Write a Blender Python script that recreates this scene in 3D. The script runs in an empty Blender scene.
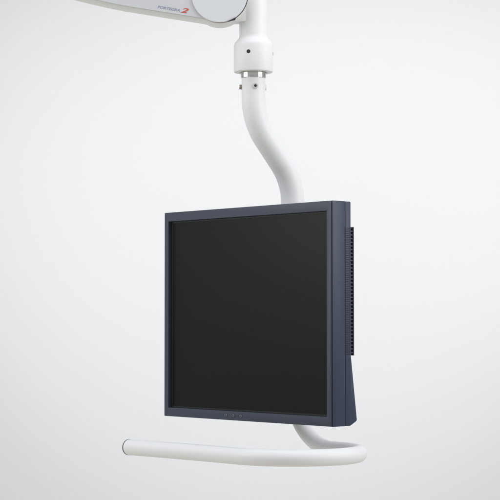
import bpy, bmesh, math
from mathutils import Vector, Matrix

SC = bpy.context.scene
COL = SC.collection
PI = math.pi

# ------------------------------------------------------------------ materials
def lin(c):
    return tuple((x / 12.92 if x <= 0.04045 else ((x + 0.055) / 1.055) ** 2.4) for x in [v / 255 for v in c]) + (1,)

def mat(name, col, rough=0.4, metal=0.0, spec=0.5, bump=0.0, scale=900, rvar=0.0, cvar=0.0, coat=0.0, vscale=14):
    m = bpy.data.materials.new(name); m.use_nodes = True
    nt = m.node_tree; b = nt.nodes['Principled BSDF']
    b.inputs['Base Color'].default_value = col
    b.inputs['Roughness'].default_value = rough
    b.inputs['Metallic'].default_value = metal
    b.inputs['Specular IOR Level'].default_value = spec
    if coat:
        b.inputs['Coat Weight'].default_value = coat
        b.inputs['Coat Roughness'].default_value = 0.15
    tc = nt.nodes.new('ShaderNodeTexCoord')
    if bump:
        n = nt.nodes.new('ShaderNodeTexNoise'); n.inputs['Scale'].default_value = scale; n.inputs['Detail'].default_value = 3
        nt.links.new(tc.outputs['Object'], n.inputs['Vector'])
        bp = nt.nodes.new('ShaderNodeBump'); bp.inputs['Strength'].default_value = bump; bp.inputs['Distance'].default_value = 0.0004
        nt.links.new(n.outputs['Fac'], bp.inputs['Height']); nt.links.new(bp.outputs['Normal'], b.inputs['Normal'])
    if rvar or cvar:
        n2 = nt.nodes.new('ShaderNodeTexNoise'); n2.inputs['Scale'].default_value = vscale; n2.inputs['Detail'].default_value = 6
        n2.inputs['Roughness'].default_value = 0.65
        nt.links.new(tc.outputs['Object'], n2.inputs['Vector'])
    if rvar:
        mr = nt.nodes.new('ShaderNodeMapRange')
        mr.inputs['From Min'].default_value = 0.3; mr.inputs['From Max'].default_value = 0.7
        mr.inputs['To Min'].default_value = rough - rvar; mr.inputs['To Max'].default_value = rough + rvar
        nt.links.new(n2.outputs['Fac'], mr.inputs['Value']); nt.links.new(mr.outputs['Result'], b.inputs['Roughness'])
    if cvar:
        mx = nt.nodes.new('ShaderNodeMix'); mx.data_type = 'RGBA'
        mx.inputs['A'].default_value = tuple(c * (1 - cvar) for c in col[:3]) + (1,)
        mx.inputs['B'].default_value = tuple(min(1, c * (1 + cvar)) for c in col[:3]) + (1,)
        nt.links.new(n2.outputs['Fac'], mx.inputs['Factor']); nt.links.new(mx.outputs['Result'], b.inputs['Base Color'])
    return m

M = dict(
    white=mat('white_powder_coat', (0.80, 0.81, 0.815, 1), 0.47, spec=0.4, bump=0.10, scale=700, rvar=0.05, cvar=0.012),
    cover=mat('light_grey_enamel', (0.70, 0.72, 0.75, 1), 0.42, bump=0.10, scale=700, rvar=0.05, cvar=0.012),
    cream=mat('cream_enamel', (0.78, 0.775, 0.75, 1), 0.40, bump=0.10, scale=700, rvar=0.05, cvar=0.012),
    chrome=mat('polished_steel', (0.60, 0.58, 0.55, 1), 0.16, metal=1.0, rvar=0.04),
    bronze=mat('dull_brass', (0.40, 0.37, 0.31, 1), 0.4, metal=1.0),
    dark=mat('flat_black', (0.016, 0.016, 0.018, 1), 0.6),  # plain black for screw sockets, collar holes and the shade wedge at the pivot
    seam=mat('grey_pivot_gap', (0.075, 0.073, 0.070, 1), 0.6),
    satin=mat('satin_steel', (0.62, 0.62, 0.61, 1), 0.5, metal=0.6),
    cap=mat('dark_grey_plastic', (0.10, 0.105, 0.115, 1), 0.45),
    bezel=mat('slate_plastic_front', (0.043, 0.052, 0.078, 1), 0.46, spec=0.42, bump=0.35, scale=1600, rvar=0.04, cvar=0.05),
    shell=mat('slate_plastic_shell', (0.029, 0.039, 0.074, 1), 0.44, spec=0.42, bump=0.35, scale=1600, rvar=0.04, cvar=0.05),
    groove=mat('dark_slate_groove', (0.030, 0.034, 0.050, 1), 0.6),
    vent=mat('dark_vent_interior', (0.016, 0.017, 0.026, 1), 0.7),
    button=mat('slate_button', (0.070, 0.078, 0.105, 1), 0.45),
    perf=mat('shallow_perforation', (0.018, 0.022, 0.038, 1), 0.6),
    ring=mat('button_groove', (0.010, 0.011, 0.016, 1), 0.5),
    lcdframe=mat('black_screen_border', (0.006, 0.006, 0.007, 1), 0.5),
    screen=mat('matte_black_screen', (0.0028, 0.0026, 0.0018, 1), 0.33, spec=0.20),
    ink=mat('blue_grey_ink', lin((140, 152, 178)), 0.5),
    redink=mat('red_ink', lin((200, 96, 78)), 0.5),
    backdrop=mat('white_studio_paper', (0.75, 0.75, 0.755, 1), 0.9, spec=0.1, cvar=0.006, vscale=3),
    floor=mat('warm_studio_floor', (0.74, 0.68, 0.58, 1), 0.7, spec=0.2, cvar=0.05, vscale=6),
)

# ------------------------------------------------------------------ mesh helpers
def finish(bm, name, m, parent=None, angle=35, bevel=0, seg=2):
    bmesh.ops.remove_doubles(bm, verts=bm.verts, dist=1e-6)
    bmesh.ops.recalc_face_normals(bm, faces=bm.faces)
    if bevel:
        es = [e for e in bm.edges if len(e.link_faces) == 2 and e.calc_face_angle(0) > math.radians(40)]
        bmesh.ops.bevel(bm, geom=es, offset=bevel, segments=seg, profile=0.5, affect='EDGES', clamp_overlap=True)
    for f in bm.faces: f.smooth = True
    for e in bm.edges:
        e.smooth = not (len(e.link_faces) == 2 and e.calc_face_angle(0) > math.radians(angle))
    me = bpy.data.meshes.new(name); bm.to_mesh(me); bm.free()
    o = bpy.data.objects.new(name, me); COL.objects.link(o)
    me.materials.append(m)
    if parent: o.parent = parent
    return o

def box(bm, x0, x1, y0, y1, z0, z1, mtx=None):
    r = bmesh.ops.create_cube(bm, size=1)
    T = Matrix.Translation(((x0 + x1) / 2, (y0 + y1) / 2, (z0 + z1) / 2)) @ Matrix.Diagonal((x1 - x0, y1 - y0, z1 - z0, 1))
    bmesh.ops.transform(bm, matrix=(mtx @ T if mtx else T), verts=r['verts'])

def lathe(bm, prof, mtx=None, n=72):
    """prof: (r, z) list; r = 0 closes with a pole"""
    rows = []
    for r, z in prof:
        if r <= 1e-7:
            rows.append([bm.verts.new((0, 0, z))])
        else:
            rows.append([bm.verts.new((r * math.cos(2 * PI * i / n), r * math.sin(2 * PI * i / n), z)) for i in range(n)])
    for a, b in zip(rows, rows[1:]):
        for i in range(n):
            j = (i + 1) % n
            if len(a) == 1 and len(b) == 1: continue
            if len(a) == 1: bm.faces.new((a[0], b[i], b[j]))
            elif len(b) == 1: bm.faces.new((a[i], a[j], b[0]))
            else: bm.faces.new((a[i], a[j], b[j], b[i]))
    if mtx: bmesh.ops.transform(bm, matrix=mtx, verts=[v for r in rows for v in r])

def tube(bm, pts, rad, n=40, caps=True):
    pts = [Vector(p) for p in pts]
    N = len(pts); rows = []; ref = None
    for i, p in enumerate(pts):
        t = (pts[min(i + 1, N - 1)] - pts[max(i - 1, 0)]).normalized()
        if ref is None:
            ref = Vector((1, 0, 0)) if abs(t.x) < 0.8 else Vector((0, 1, 0))
        u = (ref - t * ref.dot(t)).normalized(); ref = u; v = t.cross(u)
        rows.append([bm.verts.new(p + rad * (u * math.cos(2 * PI * k / n) + v * math.sin(2 * PI * k / n))) for k in range(n)])
    for a, b in zip(rows, rows[1:]):
        for i in range(n):
            j = (i + 1) % n; bm.faces.new((a[i], a[j], b[j], b[i]))
    if caps:
        bm.faces.new(rows[0][::-1]); bm.faces.new(rows[-1])

def prism(bm, poly, d0, d1, mtx):
    """poly (u, z) extruded from depth d0 to d1; local x = u, y = depth, z = z"""
    a = [bm.verts.new(mtx @ Vector((u, d0, z))) for u, z in poly]
    b = [bm.verts.new(mtx @ Vector((u, d1, z))) for u, z in poly]
    bm.faces.new(a); bm.faces.new(b[::-1])
    n = len(poly)
    for i in range(n):
        j = (i + 1) % n; bm.faces.new((a[i], b[i], b[j], a[j]))

def empty(name, loc, label, cat):
    o = bpy.data.objects.new(name, None); COL.objects.link(o); o.location = loc
    o.empty_display_size = 0.05
    o['label'] = label; o['category'] = cat
    return o

def adopt(root):
    """parts are modelled in world space: keep them there under a root that has a location"""
    bpy.context.view_layer.update()
    inv = Matrix.Translation(root.location).inverted()
    for c in COL.objects:
        if c.parent == root and not c.get('_done'):
            c.matrix_parent_inverse = inv

# ------------------------------------------------------------------ camera frame (yaw of the view against the screen)
YAW = math.radians(49.791)
RV = Vector((math.cos(YAW), math.sin(YAW), 0))
FV = Vector((-math.sin(YAW), math.cos(YAW), 0))
AX = 0.0205                                  # y of the swivel axis
ARM = Matrix(((RV.x, FV.x, 0, 0), (RV.y, FV.y, 0, AX), (0, 0, 1, 0), (0, 0, 0, 1)))

# ------------------------------------------------------------------ THE MONITOR
W2, H2 = 0.201, 0.1655
mon = empty('monitor', (0, 0.02, -H2), 'slate blue flat screen monitor with a blank black screen, hung on the white tube', 'monitor')

def frame_mesh(ow, oh, iw, it, ib, y0, y1):
    bm = bmesh.new()
    def loop(w, t, b, y): return [bm.verts.new(p) for p in ((-w, y, b), (w, y, b), (w, y, t), (-w, y, t))]
    of, ob = loop(ow, oh, -oh, y0), loop(ow, oh, -oh, y1)
    nf, nb = loop(iw, it, ib, y0), loop(iw, it, ib, y1)
    for i in range(4):
        j = (i + 1) % 4
        bm.faces.new((of[i], of[j], nf[j], nf[i])); bm.faces.new((ob[i], nb[i], nb[j], ob[j]))
        bm.faces.new((of[i], ob[i], ob[j], of[j])); bm.faces.new((nf[i], nf[j], nb[j], nb[i]))
    return bm

def bezel_mesh():
    """face plate with a thin outer rim, stepping in to the deep inner wall of the opening"""
    bm = bmesh.new()
    def loop(w, t, b, y): return [bm.verts.new(p) for p in ((-w, y, b), (w, y, b), (w, y, t), (-w, y, t))]
    L = [loop(0.1902, 0.1508, -0.1515, 0.0068), loop(0.1902, 0.1508, -0.1515, 0.0), loop(W2 - .0010, H2 - .0004, -H2 + .0004, 0.0),
         loop(W2 - .0010, H2 - .0004, -H2 + .0004, 0.0008), loop(W2 - .0050, H2 - .0050, -H2 + .0050, 0.0008), loop(W2 - .0050, H2 - .0050, -H2 + .0050, 0.0068)]
    for a, b in zip(L, L[1:] + L[:1]):
        for i in range(4):
            j = (i + 1) % 4; bm.faces.new((a[i], a[j], b[j], b[i]))
    return bm
finish(bezel_mesh(), 'front_bezel', M['bezel'], mon, bevel=0.0005)
# side band right behind the bezel, hairline shadow gaps on either side
finish(frame_mesh(W2, H2, W2 - .0045, H2 - .0045, -H2 + .0045, 0.0018, 0.0268), 'side_band', M['shell'], mon, bevel=0.0006)
bm = bmesh.new(); box(bm, -W2 + .0012, W2 - .0012, 0.0070, 0.0300, -H2 + .0012, H2 - .0012)
finish(bm, 'shadow_gap', M['groove'], mon)
bm = bmesh.new(); box(bm, -W2 + .0002, W2 - .0002, 0.0278, 0.0392, -H2 + .0002, H2 - .0002)
shell = finish(bm, 'rear_shell', M['shell'], mon, bevel=0.0015)
# screen: black border ring, then the panel
finish(frame_mesh(0.1899, 0.1506, 0.1850, 0.1482, -0.1487, 0.0060, 0.0069), 'screen_border', M['lcdframe'], mon)
bm = bmesh.new(); box(bm, -0.1850, 0.1850, 0.0064, 0.00695, -0.1487, 0.1482)
finish(bm, 'screen', M['screen'], mon)
# fine perforations in the side of the rear shell: rows of small slots
bm = bmesh.new()
z = 0.1265
while z > -0.062:
    for y in (0.0290, 0.0312, 0.0334, 0.0356):
        box(bm, W2 - .0012, W2 + .00025, y, y + 0.0011, z - 0.0012, z)
    z -= 0.0027
finish(bm, 'side_vent', M['perf'], mon)
# finned vent block on the back
bm = bmesh.new(); box(bm, -0.186, 0.1900, 0.0393, 0.0512, -0.0620, 0.1284)
vent = finish(bm, 'vent_block', M['vent'], mon)
bm = bmesh.new()
z = 0.1284
while z > -0.060:
    box(bm, -0.187, 0.1922, 0.0394, 0.0505, z - 0.0019, z)
    z -= 0.00545
finish(bm, 'vent_fins', M['shell'], mon)
bm = bmesh.new(); box(bm, -0.1872, 0.1926, 0.0508, 0.0529, -0.0622, 0.1284)
finish(bm, 'vent_back', M['vent'], mon)
# flared lower rear cover
bm = bmesh.new()
prof = [(0.0393, -0.0630), (0.0474, -0.0632), (0.0592, -0.1570), (0.0587, -0.1592), (0.0478, -0.1650), (0.0393, -0.1650)]
a = [bm.verts.new((-0.192, y, z)) for y, z in prof]; b = [bm.verts.new((0.1920, y, z)) for y, z in prof]
bm.faces.new(a); bm.faces.new(b[::-1])
for i in range(len(prof)):
    j = (i + 1) % len(prof); bm.faces.new((a[i], b[i], b[j], a[j]))
finish(bm, 'rear_cover', M['shell'], mon, bevel=0.001)
# mounting plate and clamp that hold the monitor on the tube (behind it)
bm = bmesh.new(); box(bm, -0.05, 0.05, 0.0532, 0.0570, -0.04, 0.06); box(bm, -0.03, 0.03, 0.0572, 0.0838, -0.03, 0.05)
finish(bm, 'mounting_plate', M['cap'], mon, bevel=0.002)
# three oval buttons with engraved marks
for k, x in enumerate((-0.0425, -0.0245, -0.0068)):
    S = Matrix.Translation((x, 0, -0.1581)) @ Matrix.Diagonal((1.45, 1, 1, 1)) @ Matrix.Rotation(PI / 2, 4, 'X')
    bm = bmesh.new(); lathe(bm, [(0, .0005), (.0023, .0005), (.0027, .0002), (.0027, -.001), (0, -.001)], S, 32)
    bt = finish(bm, 'button', M['button'], mon)
    bm = bmesh.new(); lathe(bm, [(.0027, -.0004), (.0027, .00018), (.0035, .00018), (.0035, -.0004), (.0027, -.0004)], S, 32)
    finish(bm, 'button_rim', M['ring'], bt)
    bm = bmesh.new()
    if k == 0: box(bm, x - .0004, x + .0004, -.00085, -.0004, -.1586, -.1569)
    else:
        s = -1 if k == 1 else 1
        pts = [(x - s * .0008, -.0006, -.1570), (x + s * .0008, -.0006, -.1581), (x - s * .0008, -.0006, -.1592)]
        tube(bm, pts, 0.00025, 8)
    finish(bm, 'button_mark', M['bezel'] if k == 0 else M['ring'], bt)

# ------------------------------------------------------------------ THE WHITE TUBE WITH ITS HANDLE
pole = empty('support_tube', (0, AX, 0.367), 'white S shaped tube running behind the monitor and ending in a looped white handle', 'support tube')
YB = 0.1025
def s_path():
    P = [(AX, 0.3672), (AX, 0.352)]
    off = YB - AX; r = 0.095; ph = math.radians(42)
    L = (off - 2 * r * (1 - math.cos(ph))) / math.sin(ph)
    z0 = 0.3375
    for k in range(17):
        t = ph * k / 16; P.append((AX + r * (1 - math.cos(t)), z0 - r * math.sin(t)))
    y1, z1 = P[-1]
    y2, z2 = y1 + L * math.sin(ph), z1 - L * math.cos(ph)
    for k in range(17):
        t = ph * (1 - k / 16)
        P.append((YB - r * (1 - math.cos(t)), z2 - r * (math.sin(ph) - math.sin(t))))
    P += [(YB, 0.10), (YB, 0.02), (YB, -0.075)]
    return [(0, y, z) for y, z in P]
bm = bmesh.new(); tube(bm, s_path(), 0.0184, 56)
finish(bm, 'tube', M['white'], pole)
bm = bmesh.new(); lathe(bm, [(0, .3771), (.0196, .3771), (.0196, .3679), (.0190, .3674), (0, .3674)], Matrix.Translation((0, AX, 0)))
finish(bm, 'steel_ring', M['chrome'], pole, angle=50)
bm = bmesh.new(); lathe(bm, [(.0125, -.072), (.0192, -.072), (.0196, -.073), (.0196, -.092), (.0150, -.0975), (.0110, -.0975)], Matrix.Translation((0, YB, 0)))
finish(bm, 'reducer', M['white'], pole)
# set screws round the head of the tube; the view direction is -FV
def radial(deg, r, z):
    d = (-FV) * math.cos(math.radians(deg)) + RV * math.sin(math.radians(deg))
    q = d.to_track_quat('Z', 'Y')
    return Matrix.Translation(Vector((0, AX, z)) + d * r) @ q.to_matrix().to_4x4()
for deg, big in ((9, 0), (-84, 1), (99, 0)):
    T = radial(deg, 0.0176, 0.3535)
    bm = bmesh.new()
    if big: lathe(bm, [(0, .0045), (.0030, .0045), (.0038, .0036), (.0038, 0), (0, 0)], T, 32)
    else: lathe(bm, [(.0020, .0008), (.0022, .0026), (.0040, .0026), (.0044, .0020), (.0044, 0), (0, 0)], T, 32)
    sc = finish(bm, 'set_screw', M['bronze'] if big else (M['satin'] if deg < 50 else M['white']), pole)
    if not big:
        bm = bmesh.new(); lathe(bm, [(0, .0013), (.0022, .0013), (.0022, .0006), (0, .0006)], T, 6)
        finish(bm, 'hex_socket', M['dark'], sc)
# handle: down behind the monitor, bend to the right, half circle forwards, straight bar in front
def handle_path():
    P = [(0, YB, -0.08)]
    rb, zh, R, xc = 0.092, -0.2085, 0.100, 0.1105
    for k in range(25):
        t = k / 24 * PI / 2
        P.append((rb - rb * math.cos(t), YB, zh + rb - rb * math.sin(t)))
    yc = YB - R
    for k in range(49):
        t = PI / 2 - k / 48 * PI
        P.append((xc + R * math.cos(t), yc + R * math.sin(t), zh))
    for k in range(1, 13): P.append((xc + (-0.1625 - xc) * k / 12, YB - 2 * R, zh - 0.0013 * (k / 12) ** 2))
    return P
hp = handle_path()
bm = bmesh.new(); tube(bm, hp, 0.0124, 48)
hb = finish(bm, 'handle_bar', M['white'], pole)
T = Matrix.Translation(hp[-1]) @ Matrix.Rotation(-PI / 2, 4, 'Y')
bm = bmesh.new(); lathe(bm, [(.0100, -.01), (.0123, 0), (.0127, .0003), (.0127, .0022), (.0117, .0036), (.006, .0042), (0, .0043)], T, 48)
finish(bm, 'end_cap', M['cap'], hb)

# ------------------------------------------------------------------ THE ARM ABOVE
arm = empty('suspension_arm', (0, AX, 0.377), 'white overhead swing arm with round pivot cap, small lettering and a collar above the tube', 'swing arm')
CU, CZ, CR = -0.0525, 0.4926, 0.0436
low = [(-0.90, 0.775), (-0.70, 0.664), (-0.52, 0.574), (-0.40, 0.5285), (-0.31, 0.5005), (-0.265, 0.4890), (-0.2419, 0.4837), (-0.2218, 0.4792), (-0.1995, 0.4749),
       (-0.1769, 0.4712), (-0.1444, 0.4659), (-0.1135, 0.4610), (-0.0850, 0.4566)]
def beam_poly(e=0.0):
    P = [(u, z + e) for u, z in low]
    a0, a1 = math.radians(-118), math.radians(72)
    for k in range(41):
        t = a0 + (a1 - a0) * k / 40
        P.append((CU + (CR - e) * math.cos(t), CZ + (CR - e) * math.sin(t)))
    P += [(-0.10, 0.556 - e), (-0.20, 0.589 - e), (-0.40, 0.664 - e), (-0.70, 0.792 - e), (-0.84, 0.856 - e)]
    t0, t1 = math.radians(65), math.radians(245)
    cu, cz, rr = -0.873, 0.8185, 0.0475
    for k in range(1, 20):
        t = t0 + (t1 - t0) * k / 20
        P.append((cu + (rr - e) * math.cos(t), cz + (rr - e) * math.sin(t)))
    return P
bm = bmesh.new(); prism(bm, beam_poly(), -0.0295, 0.0180, ARM)
finish(bm, 'beam', M['cream'], arm, angle=30, bevel=0.0012)
bm = bmesh.new(); prism(bm, beam_poly(0.0012), -0.0320, -0.0300, ARM)
finish(bm, 'side_cover', M['cover'], arm, angle=30, bevel=0.0006)
# pivot cap: ring coloured dark as the shaded gap, then the proud grey disc
TC = ARM @ Matrix.Translation((CU, -0.0321, CZ)) @ Matrix.Rotation(PI / 2, 4, 'X')
bm = bmesh.new(); lathe(bm, [(0, -.0003), (0.0431, -.0003), (0.0435, .0004), (0.0431, .0011), (0, .0011)], TC @ Matrix.Translation((0.0010, -0.0001, 0)), 96)
finish(bm, 'pivot_ring', M['seam'], arm)
bm = bmesh.new(); lathe(bm, [(0, .0013), (0.0431, .0013), (0.0431, .0030), (0.0424, .0036), (0, .0038)], TC, 96)
finish(bm, 'pivot_cap', M['cover'], arm)
# lug that joins the pivot to the swivel neck
bm = bmesh.new(); box(bm, -0.050, -0.004, -0.0190, 0.0110, 0.4540, 0.5300, ARM)
finish(bm, 'lug', M['white'], arm, bevel=0.0015)
bm = bmesh.new(); prism(bm, [(-.0385, .4507), (-.0283, .4533), (-.0271, .4561), (-.0325, .4538)], -.0385, -.0330, ARM)  # added black wedge, stands in for the dark shading below the pivot cap
finish(bm, 'pivot_shade_wedge', M['dark'], arm)
# swivel neck with its wide collar
bm = bmesh.new()
prof = [(0, .3775), (.0215, .3775), (.0222, .3764), (.0290, .3764), (.0302, .3770), (.0307, .3785), (.0307, .4165), (.0303, .4195), (.0290, .4225), (.0262, .4260), (.0238, .4285), (.0224, .4312), (.0220, .4350), (.0220, .57)]
prof += [(.0220 * math.cos(t), .57 + .006 * math.sin(t)) for t in (.5, 1.0, 1.3)] + [(0, .576)]
lathe(bm, prof, Matrix.Translation((0, AX, 0)), 96)
neck = finish(bm, 'swivel_collar', M['white'], arm)
for deg in (-14.5, 86, 165, 255):
    T = radial(deg, 0.0303, 0.4055)
    bm = bmesh.new(); lathe(bm, [(0, .00052), (.0028, .00052), (.0031, .0003), (.0031, -.001), (0, -.001)], T, 32)
    finish(bm, 'screw_hole', M['dark'], neck)
# lettering on the side cover
def lettering(body, size, u, z, wide, m, name, off=0.0, shear=0.25):
    cu = bpy.data.curves.new(name, 'FONT'); cu.body = body; cu.size = size; cu.extrude = 0.00012; cu.offset = off; cu.shear = shear
    cu.resolution_u = 6
    t = bpy.data.objects.new(name, cu); COL.objects.link(t)
    bpy.context.view_layer.update()
    me = bpy.data.meshes.new_from_object(t.evaluated_get(bpy.context.evaluated_depsgraph_get()))
    bpy.data.objects.remove(t); bpy.data.curves.remove(cu)
    xs = [v.co.x for v in me.vertices]; w = max(xs) - min(xs)
    k = wide / w
    B = Matrix.Translation((u, -0.03225, z)) @ Matrix.Rotation(math.radians(9.2), 4, 'Y') @ Matrix.Rotation(PI / 2, 4, 'X') @ Matrix.Diagonal((k, 1, 1, 1)) @ Matrix.Translation((-min(xs), 0, 0))
    me.transform(ARM @ B); me.materials.clear(); me.materials.append(m)
    o = bpy.data.objects.new(name, me); COL.objects.link(o); o.parent = arm
    return o
lettering('PORTEGRA', 0.0058, -0.1483, 0.4722, 0.0345, M['ink'], 'lettering', off=0.00002)
lettering('2', 0.0108, -0.1130, 0.4658, 0.0122, M['redink'], 'numeral', off=0.00022, shear=0.35)
# far end of the arm: second pivot and the column going up, beyond the frame
TF = ARM @ Matrix.Translation((-0.873, -0.0321, 0.8185)) @ Matrix.Rotation(PI / 2, 4, 'X')
bm = bmesh.new(); lathe(bm, [(0, .0003), (0.0425, .0003), (0.0425, .0030), (0.0418, .0036), (0, .0038)], TF, 64)
finish(bm, 'pivot_cap', M['cover'], arm)
bm = bmesh.new(); lathe(bm, [(0, .84), (.030, .84), (.030, 1.75), (0, 1.75)], ARM @ Matrix.Translation((-0.873, -0.006, 0)), 48)
finish(bm, 'column', M['white'], arm)

for r in (mon, pole, arm): adopt(r)

# ------------------------------------------------------------------ SETTING: white sweep behind, studio floor
def wallpt(s, d, z): return RV * s + FV * d + Vector((0, AX, z))
FL = -1.05; DB = 1.75; RC = 0.5
bm = bmesh.new()
prof = [(DB, 3.2), (DB, FL + RC + 1.0), (DB, FL + RC)]
for k in range(1, 17):
    t = k / 16 * PI / 2
    prof.append((DB - RC + RC * math.cos(t), FL + RC - RC * math.sin(t)))
prof.append((0.35, FL))
rows = [[bm.verts.new(wallpt(s, d, z)) for d, z in prof] for s in (-4.5, -2, 0, 2, 4.5)]
for a, b in zip(rows, rows[1:]):
    for i in range(len(prof) - 1): bm.faces.new((a[i], a[i + 1], b[i + 1], b[i]))
bd = finish(bm, 'backdrop', M['backdrop']); bd['kind'] = 'structure'; bd['label'] = 'seamless white studio backdrop behind the monitor'
bm = bmesh.new()
c = [wallpt(s, d, FL - 0.004) for s, d in ((-5, -5), (5, -5), (5, 2.6), (-5, 2.6))]
bm.faces.new([bm.verts.new(p) for p in c])
fl = finish(bm, 'floor', M['floor']); fl['kind'] = 'structure'; fl['label'] = 'warm toned studio floor below'

# ------------------------------------------------------------------ LIGHT: studio lamps
w = bpy.data.worlds.new('World'); SC.world = w; w.use_nodes = True
bg = w.node_tree.nodes['Background']; bg.inputs['Color'].default_value = (0.93, 0.96, 1.0, 1); bg.inputs['Strength'].default_value = 0.54

def lamp(name, kind, pos, target, energy, color=(1, 1, 1), **kw):
    l = bpy.data.lights.new(name, kind); l.energy = energy; l.color = color
    for k, v in kw.items(): setattr(l, k, v)
    o = bpy.data.objects.new(name, l); COL.objects.link(o)
    o.location = pos; o.rotation_euler = (Vector(target) - Vector(pos)).to_track_quat('-Z', 'Y').to_euler()
    return o
mid = Vector((0, 0.02, 0.1))
lamp('softbox_right', 'AREA', wallpt(1.50, -0.65, 0.84), mid, 20, (0.98, 0.99, 1.0), shape='RECTANGLE', size=1.2, size_y=1.6)
lamp('softbox_left', 'AREA', wallpt(-1.50, -0.35, 0.84), mid, 15, (0.98, 0.99, 1.0), shape='RECTANGLE', size=1.2, size_y=1.6)
lamp('softbox_top', 'AREA', wallpt(0.1, -0.5, 1.7), mid, 7, (1, 1, 1), shape='RECTANGLE', size=1.0, size_y=0.9)
for nm, sx, tx, tz, en in (('background_spot_right', 2.3, 0.29, 0.31, 122), ('background_spot_left', -2.3, 0.04, 0.20, 104)):
    lamp(nm, 'SPOT', wallpt(sx, -0.4, 1.2), wallpt(tx, DB, tz), en, (0.99, 0.99, 1.0), spot_size=math.radians(33), spot_blend=0.9, shadow_soft_size=0.2)

# ------------------------------------------------------------------ CAMERA
cam = bpy.data.cameras.new('Camera'); co = bpy.data.objects.new('Camera', cam); COL.objects.link(co)
cam.sensor_width = 36; cam.lens = 1806.807 / 500 * 36; cam.clip_start = 0.05; cam.clip_end = 50
P = math.radians(2.2566)
F = FV * math.cos(P) + Vector((0, 0, 1)) * math.sin(P)
U = RV.cross(F)
m3 = Matrix((RV, U, -F)).transposed()
co.matrix_world = Matrix.Translation((2.14108, -1.79638, -0.011417)) @ m3.to_4x4()
SC.camera = co
SC.render.resolution_x = SC.render.resolution_y = 1024
SC.view_settings.view_transform = 'Standard'; SC.view_settings.look = 'None'
SC.view_settings.exposure = 0; SC.view_settings.gamma = 1
